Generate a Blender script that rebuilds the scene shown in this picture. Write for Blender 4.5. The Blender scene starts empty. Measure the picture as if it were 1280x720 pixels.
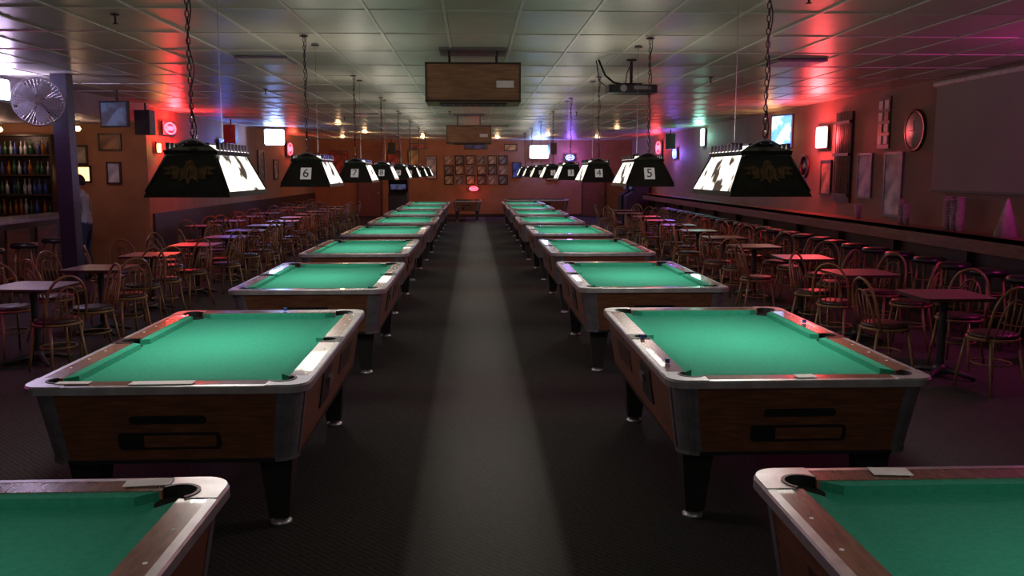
import bpy, bmesh, math, random
from mathutils import Vector, Matrix
random.seed(7)
S = bpy.context.scene
COL = S.collection
pi = math.pi
CEIL = 3.1

# ------------------------------------------------------------------ materials
def M(name, col, col2=None, rough=.5, metal=0, scale=20, bump=0, emit=None, es=0,
      stretch=(1, 1, 1), coat=0, detail=3, spec=.5):
    m = bpy.data.materials.new(name); m.use_nodes = True
    nt = m.node_tree; N = nt.nodes; L = nt.links
    b = N['Principled BSDF']
    tc = N.new('ShaderNodeTexCoord'); mp = N.new('ShaderNodeMapping')
    mp.inputs['Scale'].default_value = stretch
    L.new(tc.outputs['Object'], mp.inputs['Vector'])
    no = N.new('ShaderNodeTexNoise'); no.inputs['Scale'].default_value = scale
    no.inputs['Detail'].default_value = detail
    L.new(mp.outputs[0], no.inputs['Vector'])
    if col2 is None: col2 = tuple(c*.75 for c in col)
    r = N.new('ShaderNodeValToRGB')
    r.color_ramp.elements[0].position = .35; r.color_ramp.elements[1].position = .65
    r.color_ramp.elements[0].color = (*col2, 1); r.color_ramp.elements[1].color = (*col, 1)
    L.new(no.outputs['Fac'], r.inputs['Fac']); L.new(r.outputs[0], b.inputs['Base Color'])
    b.inputs['Roughness'].default_value = rough; b.inputs['Metallic'].default_value = metal
    b.inputs['Coat Weight'].default_value = coat
    b.inputs['Specular IOR Level'].default_value = spec
    if bump:
        bp = N.new('ShaderNodeBump'); bp.inputs['Strength'].default_value = bump
        bp.inputs['Distance'].default_value = .01
        L.new(no.outputs['Fac'], bp.inputs['Height']); L.new(bp.outputs[0], b.inputs['Normal'])
    if emit is not None:
        b.inputs['Emission Color'].default_value = (*emit, 1)
        b.inputs['Emission Strength'].default_value = es
    return m

def emit_pattern(name, c1, c2, strength, scale, lo=.45, hi=.55, stretch=(1,1,1)):
    m = M(name, (.1,.1,.1), rough=.3)
    nt = m.node_tree; N = nt.nodes; L = nt.links; b = N['Principled BSDF']
    tc = N.new('ShaderNodeTexCoord'); mp = N.new('ShaderNodeMapping'); mp.inputs['Scale'].default_value = stretch
    no = N.new('ShaderNodeTexNoise'); no.inputs['Scale'].default_value = scale; no.inputs['Detail'].default_value = 2
    r = N.new('ShaderNodeValToRGB')
    r.color_ramp.elements[0].position = lo; r.color_ramp.elements[1].position = hi
    r.color_ramp.elements[0].color = (*c1, 1); r.color_ramp.elements[1].color = (*c2, 1)
    L.new(tc.outputs['Object'], mp.inputs[0]); L.new(mp.outputs[0], no.inputs['Vector'])
    L.new(no.outputs['Fac'], r.inputs[0]); L.new(r.outputs[0], b.inputs['Emission Color'])
    b.inputs['Emission Strength'].default_value = strength
    return m

m_felt = M('green_cloth', (.034,.29,.185), (.028,.25,.16), rough=.9, scale=50, bump=.05, spec=.1)
m_felt2 = M('dark_cloth', (.02,.07,.06), rough=.9, scale=60, spec=.1)
m_wood = M('table_wood', (.20,.08,.04), (.11,.042,.022), rough=.38, scale=6, stretch=(1.2,1.2,12), coat=.12)
m_rail = M('rail_wood', (.24,.12,.08), (.15,.07,.05), rough=.26, scale=8, stretch=(6,1,6), coat=.5)
m_alu = M('brushed_aluminium', (.55,.55,.57), (.42,.42,.44), rough=.38, metal=.7, scale=14)
m_alud = M('corner_casting', (.25,.25,.27), (.19,.19,.21), rough=.42, metal=.6, scale=20)
m_black = M('black_plastic', (.012,.012,.013), (.008,.008,.009), rough=.45)
m_holedark = M('painted_hole_dark', (.004,.004,.004), rough=.9)  # flat black painted in for the shaded depth of pockets and slots
m_legb = M('leg_black', (.02,.018,.017), rough=.5)
m_paper = M('white_card', (.8,.8,.78), (.74,.74,.72), rough=.7)
m_chrome = M('chrome', (.7,.7,.72), (.6,.6,.62), rough=.2, metal=1)
m_chrw = M('chair_wood', (.235,.125,.05), (.15,.075,.03), rough=.42, scale=10, coat=.1)
m_seat = M('vinyl_seat', (.04,.016,.014), (.025,.011,.01), rough=.45)
m_blackv = M('black_vinyl', (.012,.012,.014), rough=.35)
m_lam = M('laminate_top', (.19,.115,.095), (.15,.09,.075), rough=.38, scale=12)
m_iron = M('cast_iron', (.015,.015,.016), rough=.5)
m_orange = M('orange_wall', (.38,.18,.09), (.31,.14,.07), rough=.7, scale=2, bump=.05)
m_mauve = M('tan_wall', (.29,.185,.14), (.25,.155,.12), rough=.7, scale=2)
m_dark = M('dark_wainscot', (.045,.022,.015), (.03,.015,.01), rough=.4, scale=6, stretch=(1,1,8))
m_cntr = M('counter_wood', (.22,.09,.055), (.14,.055,.03), rough=.35, scale=6, stretch=(6,1,6), coat=.2)
m_cab = M('veneer_box', (.33,.19,.10), (.20,.11,.055), rough=.45, scale=5, stretch=(1,6,14))
m_shade = M('lamp_shade_black', (.02,.018,.016), (.012,.011,.01), rough=.3)
m_gold = M('emblem_gold', (.26,.14,.06), (.13,.065,.03), rough=.45, metal=.2, scale=40)
m_glass = emit_pattern('lit_glass', (.03,.02,.015), (1,.93,.80), 2.0, 6, .40, .48)
m_glow = M('lamp_inner_white', (.8,.8,.78), emit=(1,.95,.85), es=2.4)
m_plate = M('number_plate', (.7,.7,.7), emit=(1,.97,.9), es=.2)
m_screen = M('projection_screen', (.34,.30,.31), (.31,.28,.29), rough=.8, scale=1)
m_tvs = emit_pattern('tv_picture', (.02,.12,.8), (.6,.9,1), 1.8, 3)
m_tvd = emit_pattern('tv_picture_dim', (.01,.015,.05), (.06,.10,.22), .5, 4)
m_col = M('column_paint', (.03,.03,.055), (.02,.02,.04), rough=.4)
m_fan = M('fan_grey', (.62,.64,.68), rough=.4, metal=.2)
m_white = M('white_paint', (.7,.7,.7), rough=.5)

def E(name, c, s): return M(name, c, emit=c, es=s)
n_red = E('neon_red', (1,.03,.05), 14)
n_pink = E('neon_pink', (1,.22,.22), 12)
n_mag = E('neon_magenta', (1,.05,.55), 14)
n_blue = E('neon_blue', (.08,.18,1), 9)
n_white = E('sign_white_blue', (.6,.75,1), 9)
n_green = E('neon_green', (.45,1,.8), 8)
n_warm = E('lamp_warm', (1,.62,.25), 5)
n_amber = E('sign_amber', (1,.55,.2), 3)

# ceiling tile
m_ceil = M('ceiling_tile', (.43,.42,.36), (.39,.38,.33), rough=.36, scale=3, detail=4, spec=.75)
nt = m_ceil.node_tree; N = nt.nodes; L = nt.links
b = N['Principled BSDF']; tc = N.new('ShaderNodeTexCoord')
n2 = N.new('ShaderNodeTexNoise'); n2.inputs['Scale'].default_value = 14; n2.inputs['Detail'].default_value = 3
bp = N.new('ShaderNodeBump'); bp.inputs['Strength'].default_value = .10; bp.inputs['Distance'].default_value = .01
L.new(tc.outputs['Object'], n2.inputs['Vector']); L.new(n2.outputs['Fac'], bp.inputs['Height']); L.new(bp.outputs[0], b.inputs['Normal'])
m_grid = M('ceiling_tbar', (.58,.58,.52), (.52,.52,.47), rough=.35)

# carpet
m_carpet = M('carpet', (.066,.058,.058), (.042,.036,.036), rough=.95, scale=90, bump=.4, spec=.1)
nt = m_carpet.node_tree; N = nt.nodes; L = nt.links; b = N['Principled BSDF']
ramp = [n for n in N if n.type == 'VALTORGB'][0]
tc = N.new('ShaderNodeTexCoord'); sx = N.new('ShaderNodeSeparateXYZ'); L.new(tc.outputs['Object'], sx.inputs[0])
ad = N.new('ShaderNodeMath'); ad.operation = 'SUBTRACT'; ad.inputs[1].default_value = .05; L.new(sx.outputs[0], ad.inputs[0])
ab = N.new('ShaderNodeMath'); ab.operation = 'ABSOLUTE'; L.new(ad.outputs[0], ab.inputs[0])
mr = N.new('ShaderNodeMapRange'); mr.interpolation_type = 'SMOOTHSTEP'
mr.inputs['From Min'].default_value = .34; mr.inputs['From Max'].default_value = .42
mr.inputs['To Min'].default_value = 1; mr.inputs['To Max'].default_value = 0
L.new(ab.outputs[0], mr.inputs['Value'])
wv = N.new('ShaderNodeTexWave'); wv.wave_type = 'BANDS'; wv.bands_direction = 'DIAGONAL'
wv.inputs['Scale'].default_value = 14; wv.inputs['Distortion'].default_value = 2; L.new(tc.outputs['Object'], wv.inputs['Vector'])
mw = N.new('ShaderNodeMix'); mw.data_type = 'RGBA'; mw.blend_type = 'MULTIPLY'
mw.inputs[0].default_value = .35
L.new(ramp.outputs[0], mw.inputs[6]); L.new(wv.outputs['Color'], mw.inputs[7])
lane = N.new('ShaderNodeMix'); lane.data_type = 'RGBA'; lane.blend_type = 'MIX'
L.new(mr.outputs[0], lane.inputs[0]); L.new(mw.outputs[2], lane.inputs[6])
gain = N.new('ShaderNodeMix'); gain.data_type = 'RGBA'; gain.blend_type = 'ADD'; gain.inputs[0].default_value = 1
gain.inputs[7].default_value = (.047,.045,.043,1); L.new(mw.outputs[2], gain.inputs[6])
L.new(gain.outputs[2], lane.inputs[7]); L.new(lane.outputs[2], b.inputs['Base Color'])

# ------------------------------------------------------------------ mesh builder
class MB:
    def __init__(s): s.v=[]; s.f=[]; s.m=[]; s.sm=[]; s.mats=[]
    def mi(s, m):
        if m not in s.mats: s.mats.append(m)
        return s.mats.index(m)
    def add(s, vs, fs, mat, smooth=False, T=None):
        o = len(s.v); i = s.mi(mat)
        s.v += [tuple(T @ Vector(v)) if T else tuple(v) for v in vs]
        for f in fs: s.f.append([a+o for a in f]); s.m.append(i); s.sm.append(smooth)
    def box(s, c, d, mat, T=None, taper=1):
        x,y,z = c; a,b_,h = d[0]/2, d[1]/2, d[2]/2; t = taper
        vs = [(x-a*t,y-b_*t,z-h),(x+a*t,y-b_*t,z-h),(x+a*t,y+b_*t,z-h),(x-a*t,y+b_*t,z-h),
              (x-a,y-b_,z+h),(x+a,y-b_,z+h),(x+a,y+b_,z+h),(x-a,y+b_,z+h)]
        s.add(vs, [(3,2,1,0),(4,5,6,7),(0,1,5,4),(1,2,6,5),(2,3,7,6),(3,0,4,7)], mat, False, T)
    def cyl(s, p0, p1, r0, mat, r1=None, n=12, smooth=True):
        if r1 is None: r1 = r0
        p0 = Vector(p0); p1 = Vector(p1); d = (p1-p0).normalized()
        u = d.orthogonal().normalized(); w = d.cross(u)
        vs = []
        for p,r in ((p0,r0),(p1,r1)):
            for k in range(n):
                a = 2*pi*k/n; vs.append(p+u*math.cos(a)*r+w*math.sin(a)*r)
        s.add(vs, [(k,(k+1)%n,n+(k+1)%n,n+k) for k in range(n)], mat, smooth)
        s.add(vs, [tuple(range(n-1,-1,-1)), tuple(range(n,2*n))], mat)
    def tube(s, pts, r, mat, n=6, closed=False):
        pts = [Vector(p) for p in pts]; m = len(pts); vs = []; u = None
        rs = r if isinstance(r,(list,tuple)) else [r]*m
        for i,p in enumerate(pts):
            a = pts[i-1] if (i>0 or closed) else p
            c = pts[(i+1)%m] if (i<m-1 or closed) else p
            d = (c-a).normalized()
            if u is None: u = d.orthogonal().normalized()
            u = (u-d*u.dot(d)); u = u.normalized() if u.length>1e-6 else d.orthogonal().normalized()
            w = d.cross(u)
            for k in range(n):
                t = 2*pi*k/n; vs.append(p+u*math.cos(t)*rs[i]+w*math.sin(t)*rs[i])
        fs = []
        for i in range(m if closed else m-1):
            j = (i+1)%m
            for k in range(n): fs.append((i*n+k,i*n+(k+1)%n,j*n+(k+1)%n,j*n+k))
        if not closed: fs += [tuple(range(n-1,-1,-1)), tuple((m-1)*n+k for k in range(n))]
        s.add(vs, fs, mat, True)
    def prism(s, poly, z0, z1, mat, side=None, T=None):
        n = len(poly)
        vs = [(x,y,z0) for x,y in poly]+[(x,y,z1) for x,y in poly]
        s.add(vs, [tuple(range(n-1,-1,-1)), tuple(range(n,2*n))], mat, False, T)
        s.add(vs, [(k,(k+1)%n,n+(k+1)%n,n+k) for k in range(n)], side or mat, False, T)
    def lathe(s, prof, c, mat, n=16, T=None, smooth=True, caps=True):
        vs = []
        for r,z in prof:
            for k in range(n): a=2*pi*k/n; vs.append((c[0]+r*math.cos(a),c[1]+r*math.sin(a),c[2]+z))
        fs = []
        for i in range(len(prof)-1):
            for k in range(n): fs.append((i*n+k,i*n+(k+1)%n,(i+1)*n+(k+1)%n,(i+1)*n+k))
        if caps: fs += [tuple(range(n-1,-1,-1)), tuple((len(prof)-1)*n+k for k in range(n))]
        s.add(vs, fs, mat, smooth, T)
    def mesh(s, name, bevel=0):
        me = bpy.data.meshes.new(name); me.from_pydata(s.v, [], s.f)
        for m in s.mats: me.materials.append(m)
        for p,i,sm in zip(me.polygons, s.m, s.sm): p.material_index = i; p.use_smooth = sm
        bm = bmesh.new(); bm.from_mesh(me)
        bmesh.ops.recalc_face_normals(bm, faces=bm.faces); bm.to_mesh(me); bm.free()
        return me

def put(name, me, loc=(0,0,0), rz=0, parent=None, rot=None, scale=None):
    if isinstance(me, MB): me = me.mesh(name)
    o = bpy.data.objects.new(name, me); COL.objects.link(o)
    o.location = loc; o.rotation_euler = rot or (0,0,rz)
    if scale: o.scale = scale
    if parent: o.parent = parent
    return o

def light(kind, name, loc, power, color=(1,1,1), size=.1, size_y=None, rot=(0,0,0), parent=None, spread=None):
    ld = bpy.data.lights.new(name, kind); ld.energy = power; ld.color = color
    if kind == 'AREA':
        ld.size = size
        if size_y: ld.shape = 'RECTANGLE'; ld.size_y = size_y
        if spread: ld.spread = spread
    else: ld.shadow_soft_size = size
    o = bpy.data.objects.new(name, ld); COL.objects.link(o); o.location = loc; o.rotation_euler = rot
    if parent: o.parent = parent
    return o

def text_geo(txt, size):
    cu = bpy.data.curves.new('t','FONT'); cu.body = txt; cu.size = size; cu.align_x='CENTER'; cu.align_y='CENTER'
    cu.resolution_u = 2
    o = bpy.data.objects.new('t', cu); COL.objects.link(o)
    dg = bpy.context.evaluated_depsgraph_get(); me = o.evaluated_get(dg).to_mesh()
    v = [tuple(x.co) for x in me.vertices]; f = [tuple(p.vertices) for p in me.polygons]
    o.evaluated_get(dg).to_mesh_clear(); bpy.data.objects.remove(o); bpy.data.curves.remove(cu)
    return v, f

# ------------------------------------------------------------------ room shell
XR, XL, YB, YF = 6.45, -6.4, 36.0, -3.0
def slab(name, c, d, mat):
    b = MB(); b.box((0,0,0), d, mat); return put(name, b, c)
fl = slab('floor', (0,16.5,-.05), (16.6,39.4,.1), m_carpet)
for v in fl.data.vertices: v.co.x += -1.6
slab('ceiling', (-1.6,16.5,CEIL+.05), (16.6,39.4,.1), m_ceil)
slab('wall_right', (XR+.05,16.5,CEIL/2), (.1,39,CEIL), m_mauve)
slab('wall_back', ((XR+XL)/2,YB+.05,CEIL/2), (XR-XL,.1,CEIL), m_orange)
slab('wall_left', (XL-.05,26.9,CEIL/2), (.1,18.2,CEIL), m_orange)
slab('wall_alcove', (-8.0,17.8,CEIL/2), (3.2,.1,CEIL), m_orange)
slab('wall_left_bar', (-9.65,7.3,CEIL/2), (.1,20.9,CEIL), m_mauve)
slab('trim_soffit', (-7.95,8.6,2.925), (3.3,18.2,.35), M('soffit_paint',(.34,.30,.36),rough=.6,scale=2))
slab('baseboard_right', (XR-.01,16.5,.06), (.02,39,.12), m_dark)
slab('baseboard_left', (XL+.01,26.9,.06), (.02,18,.12), m_dark)
slab('baseboard_back', ((XR+XL)/2,YB-.01,.06), (12.8,.02,.12), m_dark)
slab('trim_wainscot_right', (XR-.02,16.5,.56), (.04,39,.88), m_dark)
slab('trim_wainscot_left', (XL+.02,26.9,.56), (.04,18,.88), m_dark)

g = MB()
x = .38-.61*16
while x < XR:
    g.box((x,16.5,CEIL-.004), (.024,39,.008), m_grid); x += .61
y = -2.5
while y < YB:
    g.box((-1.5,y,CEIL-.0035), (16,.024,.007), m_grid); y += 1.22
put('trim_ceiling_grid', g)

# counter along right wall
c = MB()
c.box((6.2,15.5,1.045), (.48,31,.05), m_cntr)
c.box((5.985,15.5,.97), (.05,31,.20), m_cntr)
for k in range(16): c.box((6.20,1+k*2,.94), (.38,.05,.16), m_dark); c.box((6.36,1+k*2,.73), (.1,.05,.3), m_dark)
put('wall_counter', c)

# ------------------------------------------------------------------ pool table
def rrect(a, b, r, n=6):
    pts = []
    for (cx,cy,a0) in ((a-r,b-r,0),(-a+r,b-r,90),(-a+r,-b+r,180),(a-r,-b+r,270)):
        for k in range(n+1):
            t = math.radians(a0+90*k/n); pts.append((cx+r*math.cos(t), cy+r*math.sin(t)))
    return pts

def pool_table_mesh(felt):
    t = MB(); A, B = .67, 1.185; ZT = .80
    n = 6
    def loopface(l0, z0, l1, z1, straight, corner):
        m = len(l0)
        vs = [(x,y,z0) for x,y in l0]+[(x,y,z1) for x,y in l1]
        for k in range(m):
            j = (k+1)%m
            mat = straight if (k % (n+1)) == n else corner
            t.add(vs, [(k,j,m+j,m+k)], mat, mat is corner)
    Lb = rrect(A-.085,B-.085,.10,n); Lt = rrect(A-.03,B-.03,.10,n)
    loopface(Lb,.40,Lt,.775, m_wood, m_alud)
    t.add([(x,y,.40) for x,y in Lb], [tuple(range(len(Lb)))], m_black)
    Lc = rrect(A-.08,B-.08,.10,n); loopface(Lc,.395,Lc,.415,m_black,m_alud)
    for sx in (-1,1):
        for sy in (-1,1):
            t.add([(sx*(A-.19),sy*(B-.0835),.405),(sx*(A-.16),sy*(B-.0835),.405),(sx*(A-.12),sy*(B-.0275),.775),(sx*(A-.15),sy*(B-.0275),.775)],
                  [(0,1,2,3)], m_alud)
            t.add([(sx*(A-.0835),sy*(B-.21),.405),(sx*(A-.0835),sy*(B-.16),.405),(sx*(A-.0275),sy*(B-.12),.775),(sx*(A-.0275),sy*(B-.17),.775)],
                  [(0,1,2,3)], m_alud)
    Lo = rrect(A,B,.10,n); Li = rrect(A-.032,B-.032,.10,n); Lx = rrect(A-.006,B-.006,.096,n)
    loopface(Li,.755,Lo,.762,m_alud,m_alud); loopface(Lo,.762,Lo,.793,m_alu,m_alu); loopface(Lo,.793,Lx,ZT,m_alu,m_alu)
    loopface(Lx,ZT,rrect(A-.034,B-.034,.08,n),ZT+.001,m_alu,m_alu)
    xo, yo = A-.007, B-.007
    t.box((0,(1.06+yo)/2,.785), (.94,yo-1.06,.03), m_rail)
    t.box((0,-(1.06+yo)/2,.785), (.94,yo-1.06,.03), m_rail)
    for sx in (-1,1):
        for sy in (-1,1):
            t.box((sx*(.545+xo)/2, sy*.532,.785), (xo-.545,.904,.03), m_rail)
            q = [(sx*.546,sy*.975),(sx*.495,sy*.915),(sx*.495,sy*.078),(sx*.546,sy*.05)]
            t.prism(q,.764,.797,felt)
            poly = [(xo,.984)]
            for k in range(9):
                a = math.radians(90*k/8); poly.append((xo-.09+.09*math.cos(a), yo-.09+.09*math.sin(a)))
            poly.append((.469,yo))
            for k in range(13):
                a = math.radians(145-200*k/12); poly.append((.525+.068*math.cos(a),1.04+.068*math.sin(a)))
            t.prism([(sx*px,sy*py) for px,py in poly],.765,ZT+.003,m_alu)
            arc = [(.525+rr*math.cos(math.radians(145-200*k/12)),1.04+rr*math.sin(math.radians(145-200*k/12))) for rr,rng in ((.070,range(13)),(.058,range(12,-1,-1))) for k in rng]
            t.prism([(sx*px,sy*py) for px,py in arc],.765,ZT+.006,m_black)
            t.cyl((sx*.520,sy*1.035,.764),(sx*.520,sy*1.035,.7675),.066,m_holedark,n=20)
            for k in (1,2,3): t.cyl((sx*.61,sy*(.08+.22*k),.80),(sx*.61,sy*(.08+.22*k),.801),.007,m_paper,n=8)
        poly = [(xo,-.08),(xo,.08),(.545,.08),(.545,.048)]
        for k in range(11):
            a = math.radians(120-240*k/10); poly.append((.575+.055*math.cos(a), .055*math.sin(a)))
        poly += [(.545,-.048),(.545,-.08)]
        t.prism([(sx*px,py) for px,py in poly],.765,ZT+.003,m_black)
        t.cyl((sx*.57,0,.764),(sx*.57,0,.7675),.056,m_holedark,n=18)
    for sy in (-1,1):
        q = [(-.46,sy*1.061),(-.40,sy*1.01),(.40,sy*1.01),(.46,sy*1.061)]
        t.prism(q,.764,.797,felt)
    t.box((0,0,.755), (1.10,2.13,.02), felt)
    tilt = math.atan2(.055,.375)
    for sy in (-1,1):
        def onface(zc, out): return sy*(B-.0295-(.775-zc)*math.tan(tilt)+out)
        for zc,w,h in ((.625,.36,.04),(.515,.48,.085)):
            T = Matrix.Translation((0,onface(zc,.002),zc)) @ Matrix.Rotation(sy*-tilt,4,'X')
            T2 = T @ Matrix.Rotation(pi/2,4,'X')
            t.prism(rrect(w/2,h/2,min(h/2-.001,.02),4),-.006,.006,m_black,T=T2)
            t.prism(rrect(w/2-.02,h/2-.012,min(h/2-.014,.012),4),-.008,.008,m_holedark if zc>.6 else m_wood,T=T2)
        T = Matrix.Translation((-.17,onface(.515,.008),.515)) @ Matrix.Rotation(sy*-tilt,4,'X')
        t.box((0,0,0),(.10,.02,.07),m_holedark,T=T)
    for sx in (-1,1):
        T = Matrix.Translation((sx*(A-.058),-.35,.6)) @ Matrix.Rotation(sx*tilt,4,'Y')
        t.box((0,0,0),(.02,.30,.20),m_black,T=T); t.box((sx*.012,.06,.02),(.03,.10,.05),m_alud,T=T)
        T = Matrix.Translation((sx*(A-.058),.45,.6)) @ Matrix.Rotation(sx*tilt,4,'Y')
        t.box((0,0,0),(.015,.5,.14),m_dark,T=T)
    for sx in (-1,1):
        for sy in (-1,1):
            t.box((sx*.465,sy*.90,.225),(.17,.17,.37),m_legb,taper=.58)
            t.cyl((sx*.465,sy*.90,.02),(sx*.465,sy*.90,.05),.02,m_chrome,n=10)
            t.lathe([(.055,0),(.055,.012),(.03,.028)],(sx*.465,sy*.90,0),m_alu,n=16)
    return t.mesh('pool_table_mesh')

pt = pool_table_mesh(m_felt)
ptd = pool_table_mesh(m_felt2)
XTL, XTR = -1.495, 1.635
ys = [1.72] + [5.365+3.45*k for k in range(8)]
jit = [(0,0),(0,0),(-.03,.02),(.02,-.02),(.03,.05),(-.02,0),(.02,.03),(0,0),(0,0)]
for i,y in enumerate(ys):
    for sx,xt in ((-1,XTL),(1,XTR)):
        if i == 0 and sx > 0: xt = 1.61
        o = put('pool_table', pt, (xt+jit[i][0]*sx, y+jit[i][1], 0), rz=random.uniform(-.006,.006))
        o.scale = (1.025 if sx<0 else 1.01,1,1)
def card(x,y,w,h,rz):
    b = MB(); b.box((0,0,.002),(w,h,.003),m_paper); put('score_card', b, (x,y,.804), rz)
card(XTL-.02,4.245,.30,.07,.02); card(XTR+.02,4.25,.10,.07,.05)
card(XTR-.22,2.84,.13,.07,-.1); card(XTL+.42,2.84,.15,.06,.1); card(XTL-.45,4.26,.16,.05,0)
b = MB(); b.box((0,0,.011),(.022,.022,.022),M('chalk_blue',(.02,.08,.35)))
ck = b.mesh('billiard_chalk')
for xx,yy in ((XTR-.6,5.3),(XTR-.6,4.6),(XTL+.1,6.49),(XTR+.6,5.8)): put('billiard_chalk', ck, (xx,yy,.804))

# ------------------------------------------------------------------ pool table lamps
def lamp_mesh(num, emblem):
    t = MB()
    a0,b0,a1,b1,H = .225,.44,.135,.34,.235
    def ring(a,b,z): return [(-a,-b,z),(a,-b,z),(a,b,z),(-a,b,z)]
    def band(r0,r1,mats):
        vs = r0+r1
        for k in range(4):
            j=(k+1)%4; t.add(vs,[(k,j,4+j,4+k)],mats[k])
    D = m_shade; G = m_glass
    band(ring(a0+.012,b0+.012,0),ring(a0,b0,.03),[D]*4)
    band(ring(a0,b0,.03),ring(a1,b1,H),[D,G,D,G])
    band(ring(a0-.006,b0-.006,.002),ring(a1-.008,b1-.008,H-.005),[m_glow]*4)
    band(ring(a0+.012,b0+.012,0),ring(a0-.006,b0-.006,.002),[D]*4)
    for sx in (-1,1):
        for sy in (-1,1):
            t.tube([(sx*a0,sy*b0,.03),(sx*a1,sy*b1,H)],.009,D,n=6)
    band(ring(a1+.01,b1+.01,H),ring(a1+.015,b1+.015,H+.025),[D]*4)
    band(ring(a1+.015,b1+.015,H+.025),ring(.07,.24,H+.06),[D,m_glow,D,m_glow])
    for sx in (-1,1):
        for k in range(9):
            yy = -.30+k*.075
            t.box((sx*(a1+.005),yy,H+.045),(.02,.022,.05),D)
    t.box((0,0,H+.065),(.15,.50,.012),D)
    for sy in (-1,1):
        t.tube([(-.09+.18*k/10, sy*(b1-.02), H+.05+.035*math.sin(pi*k/10)) for k in range(11)],.008,m_alu,n=5)
        t.box((0,sy*.30,H+.075),(.05,.03,.03),D)
        top = CEIL-1.68-.01
        t.lathe([(.04,-.012),(.04,0)],(0,sy*.30,CEIL-1.68-.012),m_shade,n=12)
        if sy > 0:
            t.cyl((0,.30,H+.08),(0,.30,top),.0025,m_alud,n=5); continue
        zc = H+.09; k = 0
        while zc < top-.02:
            pts = []
            for q in range(8):
                a = 2*pi*q/8; u = .011*math.cos(a); w = .022*math.sin(a)
                pts.append((u if k%2 else 0, sy*.30+(0 if k%2 else u), zc+w))
            t.tube(pts,.0035,m_shade,n=4,closed=True); zc += .036; k += 1
    t.tube([(.01+.012*math.sin(q*.9),-.30+.012*math.cos(q*.7),H+.07+(CEIL-1.68-H-.08)*q/24) for q in range(25)],.004,m_shade,n=5)
    tilt = math.atan2(b0-b1,H-.03)
    for sy in (-1,1):
        zc = .13; yc = sy*(b0-(b0-b1)*(zc-.03)/(H-.03)+.003)
        T = Matrix.Translation((0,yc,zc)) @ Matrix.Rotation(0 if sy<0 else pi,4,'Z') @ Matrix.Rotation(pi/2-tilt,4,'X')
        if emblem:
            w = [(0,-.07),(.018,-.03),(.06,-.055),(.05,-.03),(.10,-.035),(.085,-.01),(.14,-.005),(.11,.02),(.15,.035),(.09,.05),
                 (.04,.03),(.022,.06),(.03,.075),(0,.085)]
            poly = w+[(-x,y) for x,y in reversed(w[1:-1])]
            t.prism(poly,0,.003,m_gold,T=T)
            for a in range(5):
                t.box((.05*(a-2),.0,.004),(.006,.06,.002),D,T=T)
        else:
            t.box((0,-.005,.001),(.10,.12,.004),m_plate,T=T)
            v,f = text_geo(str(num),.13)
            t.add([(x,y-.005,.0045) for x,y,z in v],f,m_shade,T=T)
    return t.mesh('pool_table_lamp_mesh')

nums = [8,0,6,7,8,9,10,11,12]; numsR=[7,0,5,4,3,2,1,13,14]
for i,y in enumerate(ys):
    for sx,xt,ns in ((-1,-1.585,nums),(1,1.69,numsR)):
        me = lamp_mesh(ns[i], i==1)
        o = put('pool_table_lamp', me, (xt,y+.05,1.68))
        light('AREA','lamp_tube',(0,0,.09),15.5 if i else 2.2,(1,.93,.84),.30,.72,parent=o)
        light('AREA','lamp_uplight',(0,0,.325),6.0 if i else 2,(1,.90,.74),.12,.45,rot=(pi,0,0),parent=o)

# ------------------------------------------------------------------ chairs, stools, cafe tables
def chair_mesh():
    t = MB(); W = m_chrw
    t.lathe([(.17,.435),(.205,.44),(.21,.455),(.205,.465)],(0,0,0),W,n=20)
    t.lathe([(.19,.465),(.198,.48),(.185,.497),(.10,.503)],(0,0,0),m_seat,n=20)
    for sx in (-1,1):
        t.tube([(sx*.14,-.14,.44),(sx*.165,-.175,.2),(sx*.185,-.20,0)],[.014,.013,.011],W)
        t.tube([(sx*.13,.14,.44),(sx*.15,.18,.2),(sx*.17,.23,0)],[.014,.013,.011],W)
    ring = [(.155*math.cos(2*pi*k/16),.155*math.sin(2*pi*k/16),.24) for k in range(16)]
    t.tube(ring,.008,W,n=5,closed=True)
    def arch(hw, top, r, y0=.15):
        pts = []
        for k in range(17):
            a = pi*k/16; zz = .46+(top-.46)*min(1,(math.sin(a))**.65)
            xx = hw*math.cos(a)*(1+.12*math.sin(a)*1)
            pts.append((xx, y0+.10*(zz-.46)/(top-.46)*1.0, zz))
        t.tube(pts,r,W,n=6)
    arch(.185,.90,.013); arch(.11,.80,.009)
    for sx in (-.05,0,.05):
        t.tube([(sx,.16,.46),(sx*1.2,.235,.78)],.006,W,n=5)
    return t.mesh('dining_chair_mesh')
chm = chair_mesh()
def cafe_table_mesh():
    t = MB()
    P = rrect(.32,.32,.06,4)
    t.prism(P,.722,.75,m_lam,side=m_dark)
    t.cyl((0,0,.06),(0,0,.72),.035,m_iron,n=12)
    t.box((0,0,.71),(.4,.06,.02),m_iron); t.box((0,0,.71),(.06,.4,.02),m_iron)
    for k in range(4):
        a = pi/4+k*pi/2
        t.tube([(0,0,.07),(.15*math.cos(a),.15*math.sin(a),.06),(.30*math.cos(a),.30*math.sin(a),.018)],[.03,.026,.018],m_iron,n=6)
    t.lathe([(.07,.03),(.06,.09),(.035,.12)],(0,0,0),m_iron,n=12)
    return t.mesh('cafe_table_mesh')
ctm = cafe_table_mesh()
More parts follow.
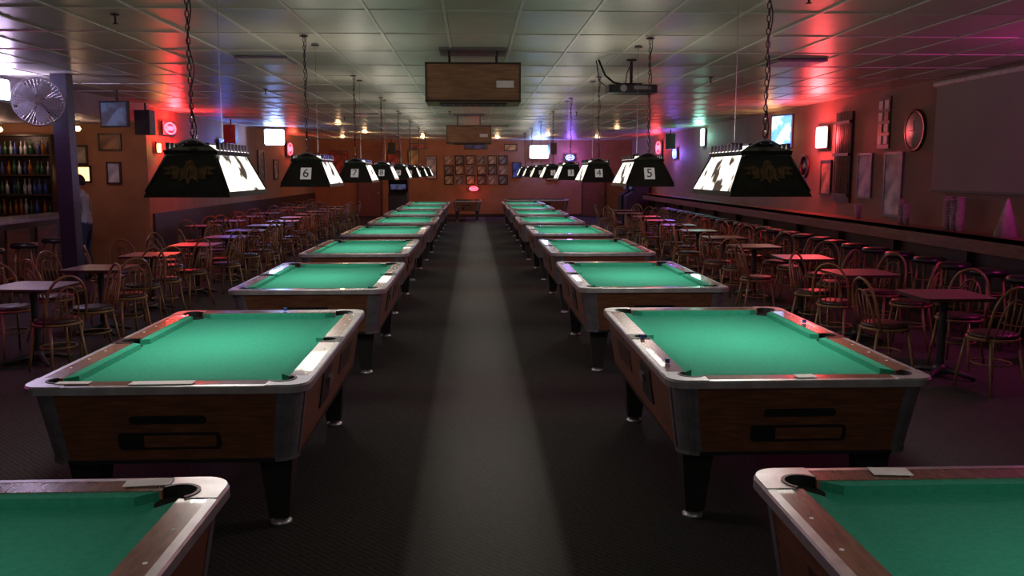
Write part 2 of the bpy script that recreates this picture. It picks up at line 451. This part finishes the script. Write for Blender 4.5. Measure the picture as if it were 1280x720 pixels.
def stool_mesh():
    t = MB()
    t.lathe([(.15,.70),(.185,.705),(.19,.74),(.175,.77),(.10,.78)],(0,0,0),m_blackv,n=20)
    for k in range(4):
        a = pi/4+k*pi/2; ca,sa = math.cos(a),math.sin(a)
        t.tube([(.13*ca,.13*sa,.70),(.18*ca,.18*sa,.3),(.23*ca,.23*sa,0)],[.014,.013,.012],m_chrw)
    for z,r in ((.28,.187),(.5,.158)):
        t.tube([(r*math.cos(2*pi*k/18),r*math.sin(2*pi*k/18),z) for k in range(18)],.009,m_chrw,n=5,closed=True)
    return t.mesh('bar_stool_mesh')
stm = stool_mesh()
def group(x,y,n=4,a0=0,rz=0,rr=.56):
    put('cafe_table', ctm, (x,y,0), rz)
    for k in range(n):
        a = a0+k*2*pi/n+random.uniform(-.15,.15); r = rr+random.uniform(-.04,.04)
        put('dining_chair', chm, (x+r*math.cos(a), y+r*math.sin(a),0), a-pi/2+random.uniform(-.2,.2))
y = 7.55
for k in range(11):
    group(4.15+random.uniform(-.06,.06), y, 3 if k%2==0 else 4, (pi*.95 if k%2==0 else pi/4), random.uniform(-.1,.1)); y += 1.72
y = 8.5
for k in range(13):
    group(-4.2+random.uniform(-.08,.08), y, 4, pi/4+(.25 if k%2 else -.1), random.uniform(-.1,.1)); y += 1.6
y = 14.0
for k in range(10):
    if k > 1: group(-5.45+random.uniform(-.03,.03), y+.3, 2, pi/2, 0, .5)
    y += 1.85
for k in range(30):
    put('bar_stool', stm, (5.62+random.uniform(-.03,.05), 5.9+k*.68, 0), random.uniform(0,1))

# ------------------------------------------------------------------ hanging air cleaners
def air_mesh(drop):
    t = MB()
    t.box((0,0,0),(.98,.62,.40),m_cab)
    for s in (-1,1):
        t.box((0,s*.31,.19),(.99,.012,.02),m_dark); t.box((0,s*.31,-.19),(.99,.012,.02),m_dark)
        t.box((s*.487,0,0),(.012,.63,.40),m_dark)
    t.box((.33,-.315,-.02),(.18,.008,.07),m_paper)
    t.box((0,0,-.205),(.7,.4,.012),m_black)
    for k in range(8): t.box((-.30+k*.085,0,-.213),(.01,.38,.006),m_alud)
    for sx in (-.25,.25):
        for sy in (-.2,.2): t.cyl((sx,sy,.20),(sx,sy,drop-.02),.008,m_iron,n=6)
    t.box((0,0,drop-.015),(.70,.50,.03),m_alud)
    return t
put('hanging_air_cleaner', air_mesh(CEIL-2.74), (0,9.6,2.74))
put('hanging_air_cleaner', air_mesh(CEIL-2.64), (-.1,20.0,2.64))

t = MB()
P = rrect(.28,.18,.05,4); t.prism(P,-.045,.045,m_black)
t.cyl((-.12,-.17,0),(-.12,-.21,0),.04,m_chrome,n=14); t.box((.1,-.182,.01),(.2,.006,.04),m_alud)
t.box((0,0,.06),(.22,.22,.015),m_iron)
t.cyl((0,0,.06),(0,0,.335),.018,m_iron,n=8); t.lathe([(.06,.325),(.06,.34)],(0,0,0),m_iron,n=12)
t.tube([(-.38,0,.335),(-.30,0,.16),(-.20,0,.08),(-.1,0,.06)],.012,m_iron)
t.tube([(-.40,.05,.335),(-.36,.05,.1),(-.26,.05,.03),(-.15,.05,.05)],.006,m_iron)
t.tube([(-.05,.1,.05),(-.03,.12,.2),(.03,.1,.335)],.006,m_iron)
put('ceiling_projector', t, (1.82,10.3,2.76))

t = MB(); t.lathe([(.035,-.01),(.035,0)],(0,0,0),m_black,n=10); t.cyl((0,0,-.07),(0,0,0),.009,m_black,n=8); t.lathe([(.022,-.078),(.022,-.072)],(0,0,0),m_black,n=10)
spm = t.mesh('ceiling_sprinkler')
for xx,yy in ((-.5,6.2),(2.4,6.4),(-2.9,7.5),(-.6,13),(2.4,13),(-3.2,14),(3.2,12),(-.5,19),(2.2,19),(-3,21)): put('ceiling_sprinkler', spm, (xx,yy,CEIL-.010))
t = MB(); t.box((0,0,-.01),(.58,.58,.02),m_alud)
for k in range(9): t.box((0,-.24+k*.06,-.022),(.54,.012,.012),m_grid)
vm = t.mesh('ceiling_vent')
for xx,yy in ((-2.35,10.4),(3.75,10.4),(-2.35,20.1),(.7,25)): put('ceiling_vent', vm, (xx,yy,CEIL-.010))
t = MB(); t.lathe([(.09,-.012),(.10,-.006),(.10,0)],(0,0,0),m_white,n=18); t.lathe([(.07,-.016),(.07,-.011)],(0,0,0),n_warm,n=18)
dm = t.mesh('ceiling_downlight')
for xx,yy,pw in ((-3.6,24,6),(-3.5,29,14),(-1.9,33.5,24),(.9,33.5,24),(2.6,31,13),(4.2,26,6),(4.6,33,14),(-4.8,33,18)):
    o = put('ceiling_downlight', dm, (xx,yy,CEIL-.010))
    light('POINT','downlight_bulb',(0,0,-.10),pw,(1,.58,.28),.06,parent=o)

# ------------------------------------------------------------------ right wall dressing
def on_right(name, t, y, z, out=.0): return put(name, t, (XR-out, y, z))
t = MB(); t.box((-.02,0,0),(.03,3.3,1.42),m_screen); t.cyl((-.04,-1.68,.74),(-.04,1.68,.74),.04,m_white); t.box((-.025,0,-.72),(.03,3.3,.03),m_dark)
on_right('projection_screen', t, 10.5, 2.28, .01)
t = MB(); T = Matrix.Rotation(-pi/2,4,'Y')
t.lathe([(.30,0),(.31,.03),(.27,.04),(.265,.025)],(0,0,0),m_dark,n=28,T=T); t.lathe([(.262,.03),(.262,.034)],(0,0,0),M('clock_face',(.5,.47,.40)),n=28,T=T)
t.box((-.04,.0,.07),(.006,.016,.15),m_black); t.box((-.04,.05,0),(.006,.11,.016),m_black)
on_right('wall_clock', t, 12.75, 2.42)
def frame(w,h,mat,fm=m_dark):
    t = MB(); t.box((-.012,0,0),(.02,w-.03,h-.03),mat)
    for s in (-1,1): t.box((-.018,s*w/2,0),(.034,.035,h+.035),fm); t.box((-.018,0,s*h/2),(.034,w,.035),fm)
    return t
def poster(name,c1,c2,sc=4):
    return M(name,c1,c2,rough=.5,scale=sc)
on_right('framed_poster', frame(.55,.95,poster('poster_white',(.75,.75,.8),(.25,.25,.3)),m_alud), 13.35, 1.63)
on_right('framed_poster', frame(.5,.70,poster('poster_violet',(.6,.57,.75),(.25,.22,.4)),m_alud), 14.35, 1.76)
on_right('framed_picture', frame(.45,.6,poster('picture_tan',(.45,.3,.2),(.1,.05,.03))), 15.95, 1.72)
on_right('framed_picture', frame(.5,.4,poster('picture_b',(.3,.3,.35),(.06,.05,.05))), 19.6, 1.95)
on_right('framed_picture', frame(.7,.5,poster('picture_c',(.35,.25,.2),(.06,.05,.05))), 21.6, 2.0)
on_right('framed_picture', frame(.7,.5,poster('picture_d',(.35,.3,.5),(.06,.05,.1))), 23.8, 2.0)
t = MB(); t.box((-.02,0,0),(.03,.66,1.55),m_dark)
for z in (-.65,.05,.6): t.box((-.05,0,z),(.06,.66,.05),m_dark)
for k in range(7): t.cyl((-.06,-.26+k*.085,-.63),(-.06,-.26+k*.085,.78),.014,m_chrw,r1=.006,n=8)
on_right('cue_rack', t, 15.2, 2.07, .01)
t = MB()
t.box((-.012,0,0),(.024,.40,.80),m_dark)
for k in range(4):
    for j in (-1,1): t.box((-.03,j*.10,.28-k*.18),(.012,.13,.13),m_white if (k+j)%3 else m_gold)
on_right('plaque_board', t, 13.75, 2.58)
t = MB(); t.tube([(-.03,.2*math.cos(2*pi*k/24),.2*math.sin(2*pi*k/24)) for k in range(24)],.025,m_dark,closed=True)
t.lathe([(.18,.0),(.18,.02)],(0,0,0),m_blackv,n=24,T=T); t.box((-.03,0,0),(.01,.2,.05),m_gold)
on_right('dart_board', t, 17.0, 1.93)

def tv(w,h,scr):
    t = MB(); t.box((0,0,0),(.05,w,h),m_black); t.box((-.027,0,0),(.004,w-.05,h-.05),scr)
    t.box((.08,0,0),(.12,.12,.12),m_iron); t.box((.14,0,0),(.02,.25,.25),m_iron); return t
put('wall_television', tv(.62,.66,m_tvs), (XR-.42,17.2,2.60), .35)
light('AREA','tv_glow',(-.06,0,0),10,(.2,.5,1),.6,.6,rot=(0,-pi/2,0),parent=bpy.data.objects['wall_television'])

def neon_loop(tube_mat, w, h, kind=0):
    t = MB()
    t.box((0,0,0),(.02,w,h),m_black)
    if kind == 0:
        pts = [(-.035,.42*w*math.cos(2*pi*k/28),.40*h*math.sin(2*pi*k/28)) for k in range(28)]
        t.tube(pts,.016,tube_mat,closed=True)
        t.tube([(-.035,-.28*w+.56*w*k/18,.16*h*math.sin(k*1.3)) for k in range(19)],.014,tube_mat)
    elif kind == 1:
        t.prism(rrect(w/2-.02,h/2-.02,.05,4),.01,.04,tube_mat,T=Matrix.Rotation(-pi/2,4,'Y') @ Matrix.Rotation(pi/2,4,'Z'))
    return t
def sign(name, mat, loc, w, h, kind, lc, lp, rz=0, off=-.15):
    o = put(name, neon_loop(mat,w,h,kind), loc, rz)
    light('POINT','sign_glow',(off,0,0),lp,lc,.12,parent=o)
    return o
sign('added_neon_sign', n_pink, (XR-.05,16.1,2.45), .5,.42,1,(1,.07,.08),105)
sign('lit_beer_sign', n_amber, (XR-.05,18.6,2.62), .45,.45,1,(1,.5,.2),12)
sign('added_neon_sign', n_mag, (XR-.05,7.6,2.72), .9,.45,0,(1,.05,.5),80)
sign('added_neon_sign', n_green, (XR-.05,24.6,2.78), .35,.5,1,(.4,1,.8),20)
sign('added_neon_sign', n_red, (XR-.05,30.5,2.65), .8,.5,0,(1,.05,.05),45)
sign('added_neon_sign', n_blue, (XR-.05,28.0,2.4), .5,.35,0,(.3,.15,1),50)
sign('added_neon_sign', n_red, (XL+.06,18.9,2.72), .75,.28,0,(1,.03,.04),110,pi)
sign('lit_beer_sign', n_white, (XL+.75,25.6,2.80), .60,.48,1,(.22,.35,1),50,pi/2+.5)
sign('lit_round_sign', n_amber, (XL+.06,18.2,2.3), .22,.22,1,(1,.6,.2),5,pi)
sign('added_neon_sign', n_blue, (XL+.06,22.8,2.45), .6,.4,0,(.1,.2,1),22,pi)
sign('lit_menu_sign', n_white, (-6.22,11.9,2.9), .8,.30,1,(.85,.6,1),45,pi)
sign('added_neon_sign', n_mag, (-6.22,7.0,2.9), .9,.3,0,(1,.15,.5),55,pi)
sign('added_neon_sign', n_red, (XL+.06,31,2.6), .8,.5,0,(1,.12,.05),25,pi)
sign('lit_game_sign', n_white, (2.65,YB-.1,2.62), .8,.55,1,(.15,.3,1),80,pi/2)
sign('added_neon_sign', n_blue, (3.9,YB-.1,2.4), .4,.25,0,(.35,.12,1),50,pi/2)  # ring added to give this end of the wall a purple glow
sign('added_neon_sign', n_red, (-.0,YB-.1,1.15), .4,.18,0,(1,.1,.05),4,pi/2)

pm = [poster('photo_a',(.55,.45,.33),(.18,.12,.08),8),poster('photo_b',(.3,.28,.25),(.05,.04,.04),8)]
for i in range(6):
    for j in range(3):
        put('framed_photo', frame(.34,.34,pm[(i+j)%2],m_black if (i+j)%3 else m_mauve), (-1.0+i*.44,YB-.005,2.3-j*.40), pi/2)
pc = [poster('p_red',(.6,.1,.06),(.15,.03,.02)),poster('p_yel',(.7,.5,.15),(.3,.15,.05)),poster('p_wh',(.7,.7,.7),(.2,.2,.25)),poster('p_bl',(.1,.2,.5),(.03,.05,.1))]
for k,(xx,zz,w,h) in enumerate(((-3.2,2.3,.5,.7),(-2.4,2.4,.45,.6),(-1.7,2.0,.4,.9),(1.75,1.9,.35,.6),(-5.4,2.2,.7,.9),(3.2,1.8,.5,.6),(-3.0,1.5,.4,.4),(.1,2.85,.9,.22),(-2.2,2.85,.7,.2),(1.5,2.8,.5,.25))):
    put('framed_poster', frame(w,h,pc[k%4]), (xx,YB-.005,zz), pi/2)
t = MB(); t.box((0,0,1.02),(1.0,.1,2.04),m_dark); t.box((0,-.055,1.0),(.88,.02,1.9),m_wood); t.cyl((.36,-.09,1),(.36,-.06,1),.03,m_chrome)
put('door_1', t, (-4.2,YB-.06,0))
put('door_2', t.mesh('door'), (4.9,YB-.06,0))
put('pool_table', ptd, (-.25,33.6,0), 0, scale=(.8,.8,.95))
put('pool_table', ptd, (2.35,33.2,0), pi/2)
t = MB()
prof = [(-.4,0),(.4,0),(.4,1.85),(-.25,1.85),(-.32,1.55),(-.1,1.15),(-.4,.95)]
Tm = Matrix.Rotation(pi/2,4,'Z') @ Matrix.Rotation(pi/2,4,'X')
t.prism(prof,-.35,.35,m_black,T=Tm)
t.box((0,-.215,1.35),(.56,.02,.32),m_tvd)
arc = t.mesh('arcade_cabinet')
for xx,yy,rz in ((-2.75,32.6,0),(5.95,32.2,-pi/2),(5.95,33.4,-pi/2)): put('arcade_cabinet', arc, (xx,yy,0), rz)

def cup_stack(name, x, y, n, m, r=.045):
    t = MB()
    for k in range(n): t.lathe([(r*.75,0),(r,.11),(r*1.05,.115),(r*.95,.12)],(0,0,k*.035),m,n=12)
    put(name, t, (x,y,1.071))
m_cup = M('cup_plastic',(.5,.35,.45),rough=.25)
for yy,n in ((12.4,6),(12.55,8),(11.3,10),(11.15,9),(11.0,10),(14.0,4)): cup_stack('stack_of_cups', 6.2, yy, n, m_cup, .05)
t = MB(); t.lathe([(.14,0),(.02,.42),(.015,.44)],(0,0,0),M('cone_white',(.45,.40,.42)),n=18); put('table_tent_cone', t, (6.2,10.0,1.071))

# ------------------------------------------------------------------ left side: column, fan, bar, shelves
t = MB(); t.box((0,0,CEIL/2),(.20,.20,CEIL-.01),m_col); t.box((0,0,.1),(.26,.26,.19),m_dark)
put('support_column', t, (-5.42,12.1,0))
# fan: wire cage, five blades, motor, wall arm
t = MB()
T = Matrix.Rotation(pi/2,4,'X')
for q in range(7):
    r = .06+.035*q
    t.tube([(r*math.cos(2*pi*k/32),-.085+.045*(r/.30)**2,r*math.sin(2*pi*k/32)) for k in range(32)],.0035,m_fan,n=4,closed=True)
for yy in (-.03,.05): t.tube([(.30*math.cos(2*pi*k/32),yy,.30*math.sin(2*pi*k/32)) for k in range(32)],.010,m_fan,n=5,closed=True)
for k in range(40):
    a=2*pi*k/40; t.tube([(.04*math.cos(a),-.088,.04*math.sin(a)),(.2*math.cos(a),-.07,.2*math.sin(a)),(.30*math.cos(a),-.03,.30*math.sin(a)),(.30*math.cos(a),.05,.30*math.sin(a)),(.10*math.cos(a),.09,.10*math.sin(a))],.003,m_fan,n=4)
t.lathe([(.03,-.02),(.045,.085),(.03,.095)],(0,0,0),m_fan,n=14,T=T)
t.lathe([(.07,-.22),(.09,-.15),(.09,-.06)],(0,0,0),m_black,n=14,T=T)
mb_ = M('fan_blade',(.50,.54,.60),rough=.3)
for k in range(5):
    R = Matrix.Rotation(2*pi*k/5,4,'Y')
    pts = [(.03,-.012),(.10,-.075),(.20,-.105),(.265,-.07),(.275,.03),(.20,.06),(.10,.04),(.03,.015)]
    t.add([(x,.01-.28*z,z) for x,z in pts],[tuple(range(8))],mb_,T=R)
t.tube([(0,.16,0),(.06,.2,-.10),(.10,.27,-.12)],.018,m_black)
put('wall_mounted_fan', t, (-5.56,11.72,2.71), .35)
t = tv(.5,.40,m_tvd); t.cyl((.06,0,.17),(.06,0,CEIL-2.72),.02,m_iron)
put('ceiling_television', t, (-5.5,14.0,2.7), pi/2-.3)

t = MB()
t.box((-7.4,12.2,.52),(.5,8.4,1.04),m_dark); t.box((-7.35,12.2,1.065),(.75,8.5,.05),M('bar_top',(.35,.33,.38),rough=.2))
for k in range(9): t.box((-7.14,8.4+k*.95,.55),(.03,.7,.75),m_cntr)
t.tube([(-7.02,8,.2),(-7.02,16.4,.2)],.025,M('brass',(.6,.4,.12),metal=1,rough=.25))
for k in range(5): t.box((-7.08,8.2+k*2,.2),(.14,.03,.03),m_iron)
put('bar_counter', t)
for k in range(7): put('bar_stool', stm, (-6.68,8.6+k*.95,0), k)
def shelf_unit(w,rows):
    t = MB()
    t.box((0,-.02,rows*.38/2),(w,.03,rows*.38+.04),m_dark)
    for j in range(rows+1): t.box((0,-.15,j*.38),(w,.28,.03),m_dark)
    for s in (-1,1): t.box((s*w/2,-.15,rows*.38/2),(.04,.30,rows*.38+.03),m_dark)
    return t
gl = [M('glass_amber',(.35,.12,.02),rough=.08,coat=1),M('glass_green',(.02,.12,.05),rough=.08,coat=1),M('glass_clear',(.5,.55,.6),rough=.05,coat=1),M('glass_blue',(.05,.1,.4),rough=.08,coat=1)]
def bottles(w,rows):
    t = MB()
    for j in range(rows):
        x = -w/2+.09
        while x < w/2-.08:
            s = random.uniform(.85,1.1); m = random.choice(gl)
            t.lathe([(.034*s,0),(.036*s,.15*s),(.014*s,.2*s),(.013*s,.27*s),(.015*s,.28*s)],(x,-.17+random.uniform(-.05,.04),j*.38+.016),m,n=9)
            x += random.uniform(.085,.13)
    return t
put('liquor_shelf', shelf_unit(1.4,4), (-8.8,17.72,1.0)); put('liquor_bottles', bottles(1.4,4), (-8.8,17.72,1.0))
put('liquor_shelf', shelf_unit(4.5,4), (-9.58,13.5,1.0), pi/2); put('liquor_bottles', bottles(4.5,4), (-9.58,13.5,1.0), pi/2)
for xx,yy,zz in ((-8.8,17.0,2.6),(-9.0,14.5,2.6),(-8.6,12.0,2.6),(-7.2,16.6,2.6)):
    t = MB(); t.lathe([(.05,.10),(.05,.14)],(0,0,0),m_white,n=12); t.cyl((0,0,.05),(0,0,.12),.01,m_iron,n=8); t.lathe([(.03,-.04),(.06,0),(.03,.05)],(0,0,0),n_warm,n=12)
    o = put('pendant_bulb', t, (xx,yy,zz)); light('POINT','bulb_light',(0,0,-.12),6,(1,.60,.42),.06,parent=o)
for nm,x,z,w,h,m_ in (('framed_poster',-7.75,2.15,.4,.35,poster('p1',(.6,.55,.4),(.2,.15,.1))),('framed_poster',-7.7,1.78,.4,.3,n_amber),('framed_poster',-7.05,1.8,.25,.4,poster('p2',(.6,.65,.8),(.3,.3,.5))),('framed_poster',-7.1,2.4,.4,.3,poster('p3',(.4,.2,.1),(.1,.05,.03)))):
    put(nm, frame(w,h,m_), (x,17.745,z), pi/2)
for k,(yy,zz,w,h) in enumerate(((20.3,1.9,.6,.5),(21.5,2.1,.5,.7),(24.2,1.8,.8,.5),(27,2.0,.7,.9),(29,1.9,.6,.6),(33,2.0,.8,.8))):
    put('framed_picture', frame(w,h,pm[k%2]), (XL+.005,yy,zz), pi)
t = MB(); t.box((0,0,0),(.28,.26,.45),m_black); t.cyl((0,-.13,-.06),(0,-.14,-.06),.1,m_iron,n=18); t.cyl((0,-.13,.12),(0,-.14,.12),.045,m_iron,n=14); t.box((0,.05,.28),(.03,.03,.16),m_iron)
spk = t.mesh('ceiling_speaker')
for p in ((-6.1,16.9,2.73),(-5.9,22,2.73),(5.9,26.5,2.73),(3.1,35,2.73),(-3.2,35,2.73)): put('ceiling_speaker', spk, p, random.uniform(-.3,.3))

# ------------------------------------------------------------------ man standing at the bar
def person(loc, rz):
    root = bpy.data.objects.new('standing_man', None); COL.objects.link(root); root.location = loc; root.rotation_euler = (0,0,rz)
    J = {'pel':(0,.03,.96,.135,.105),'sp':(0,.02,1.14,.125,.10),'ch':(0,.0,1.33,.155,.11),'nb':(0,-.01,1.47,.075,.065),'nk':(0,-.03,1.55,.05,.052)}
    for s,q in ((-1,'L'),(1,'R')):
        J.update({'sh'+q:(s*.175,0,1.42,.062,.062),'el'+q:(s*.24,.03,1.16,.045,.045),'wr'+q:(s*.17,-.19,1.125,.028,.026),
          'hp'+q:(s*.09,.03,.90,.095,.095),'kn'+q:(s*.105,-.01,.50,.062,.064),'cf'+q:(s*.108,.025,.34,.056,.060),'an'+q:(s*.11,.03,.09,.042,.045),'he'+q:(s*.11,.04,.045,.036,.036),'to'+q:(s*.125,-.15,.035,.038,.03)})
    ks = list(J); E_ = [('pel','sp'),('sp','ch'),('ch','nb'),('nb','nk')]
    for q in 'LR': E_ += [('ch','sh'+q),('sh'+q,'el'+q),('el'+q,'wr'+q),('pel','hp'+q),('hp'+q,'kn'+q),('kn'+q,'cf'+q),('cf'+q,'an'+q),('an'+q,'he'+q),('he'+q,'to'+q)]
    me = bpy.data.meshes.new('body'); me.from_pydata([J[k][:3] for k in ks],[(ks.index(a),ks.index(b)) for a,b in E_],[])
    o = bpy.data.objects.new('body', me); COL.objects.link(o)
    o.modifiers.new('s','SKIN'); o.modifiers.new('u','SUBSURF').levels = 2
    for i,k in enumerate(ks):
        me.skin_vertices[0].data[i].radius = J[k][3:]
    me.skin_vertices[0].data[0].use_root = True
    dg = bpy.context.evaluated_depsgraph_get(); nm = bpy.data.meshes.new_from_object(o.evaluated_get(dg))
    o.modifiers.clear(); o.data = nm; o.parent = root
    shirt = M('shirt_greyblue',(.42,.44,.50),(.36,.38,.44),rough=.85,scale=8); skin = M('skin',(.55,.30,.20),(.5,.27,.18),rough=.5)
    jeans = M('jeans',(.03,.045,.10),rough=.9,scale=30); shoe = M('shoe',(.02,.018,.016),rough=.5); hair = M('hair',(.02,.013,.01),(.01,.007,.005),rough=.6,scale=50,stretch=(4,4,1))
    nm.materials.clear()
    for m in (shirt,skin,jeans,shoe): nm.materials.append(m)
    for p in nm.polygons:
        c = p.center; p.use_smooth = True
        p.material_index = 3 if c.z<.085 else 2 if c.z<.97 else 1 if (c.z>1.50 or (c.y<-.08 and c.z<1.25 and abs(c.x)>.12)) else 0
    bm = bmesh.new(); bmesh.ops.create_uvsphere(bm,u_segments=28,v_segments=20,radius=1)
    for v in bm.verts:
        x,y,z = v.co; jaw = 1-.25*max(0,-z); fy = y*.098
        if y<0 and z<0: fy *= (1-.10*(-z))
        if y<-.6 and abs(x)<.22 and -.35<z<.1: fy -= .022*(1-abs(x)/.22)*(1-abs(z+.2)/.35 if abs(z+.2)<.35 else 0)
        if y<-.5 and .02<z<.2 and .2<abs(x)<.55: fy += .008
        if y<-.6 and z<-.75: fy -= .008
        v.co = (x*.076*jaw, fy, z*.118)
    hm = bpy.data.meshes.new('head'); bm.to_mesh(hm); bm.free(); hm.materials.append(skin)
    for p in hm.polygons: p.use_smooth = True
    put('head', hm, (0,-.035,1.655), parent=root)
    bm = bmesh.new(); bmesh.ops.create_uvsphere(bm,u_segments=28,v_segments=20,radius=1)
    for v in bm.verts:
        x,y,z = v.co; v.co = (x*.084,y*.105,z*.125)
    bmesh.ops.delete(bm,geom=[v for v in bm.verts if (v.co.z < .035 and v.co.y<-.02) or v.co.z<-.06 or (v.co.y<-.075 and v.co.z<.06)],context='VERTS')
    hm = bpy.data.meshes.new('hair'); bm.to_mesh(hm); bm.free(); hm.materials.append(hair)
    for p in hm.polygons: p.use_smooth = True
    h = put('hair', hm, (0,-.03,1.662), parent=root); h.modifiers.new('s','SOLIDIFY').thickness = .008
    t = MB()
    wh = M('eye_white',(.7,.7,.7)); lip = M('lips',(.4,.15,.12))
    for s in (-1,1):
        t.lathe([(.001,-.004),(.010,-.002),(.010,.002),(.001,.004)],(0,0,0),wh,n=10,T=Matrix.Translation((s*.028,-.124,1.662))@Matrix.Rotation(pi/2,4,'X'))
        t.lathe([(.005,.0),(.005,.005)],(0,0,0),hair,n=8,T=Matrix.Translation((s*.028,-.124,1.662))@Matrix.Rotation(pi/2,4,'X'))
        t.tube([(s*.015,-.126,1.682),(s*.03,-.127,1.686),(s*.045,-.118,1.682)],.003,hair,n=5)
        t.tube([(s*.078,-.03+.016*math.cos(a*pi/4),1.655+.028*math.sin(a*pi/4)) for a in range(8)],.006,skin,n=5,closed=True)
    t.tube([(-.022,-.118,1.592),(0,-.125,1.594),(.022,-.118,1.592)],.0045,lip,n=6)
    put('face_features', t, parent=root)
    t = MB()
    for s in (-1,1):
        w = Vector((s*.17,-.19,1.125)); f = Vector((-s*.25,-.95,-.10)).normalized(); sd = Vector((s,-.25,0)).normalized()
        t.tube([w-f*.01,w+f*.03,w+f*.075,w+f*.09],[.024,.034,.037,.03],skin,n=10)
        for k,(l) in enumerate((.07,.08,.075,.06)):
            b0 = w+f*.08+sd*((k-1.5)*.019)
            t.tube([b0-f*.02,b0+f*l*.45,b0+f*l*.8+Vector((0,0,-.012)),b0+f*l+Vector((0,0,-.03))],[.0095,.009,.008,.006],skin,n=7)
        b0 = w+f*.03-sd*.03
        t.tube([b0,b0+f*.03-sd*.02,b0+f*.06-sd*.025],[.012,.010,.007],skin,n=7)
    put('hands', t, parent=root)
    return root
person((-6.60,15.2,0), -pi/2)

# ------------------------------------------------------------------ world, camera
w = bpy.data.worlds.new('World'); S.world = w; w.use_nodes = True
w.node_tree.nodes['Background'].inputs[0].default_value = (.80,.72,.75,1)
w.node_tree.nodes['Background'].inputs[1].default_value = .12

cd = bpy.data.cameras.new('camera'); cam = bpy.data.objects.new('camera', cd); COL.objects.link(cam)
cd.sensor_width = 36; cd.lens = 36*1100/1280; cd.clip_end = 200
cam.location = (0,0,1.82); cam.rotation_euler = (math.radians(90-7.51),0,math.radians(-2.477))
S.camera = cam
S.view_settings.view_transform = 'Standard'
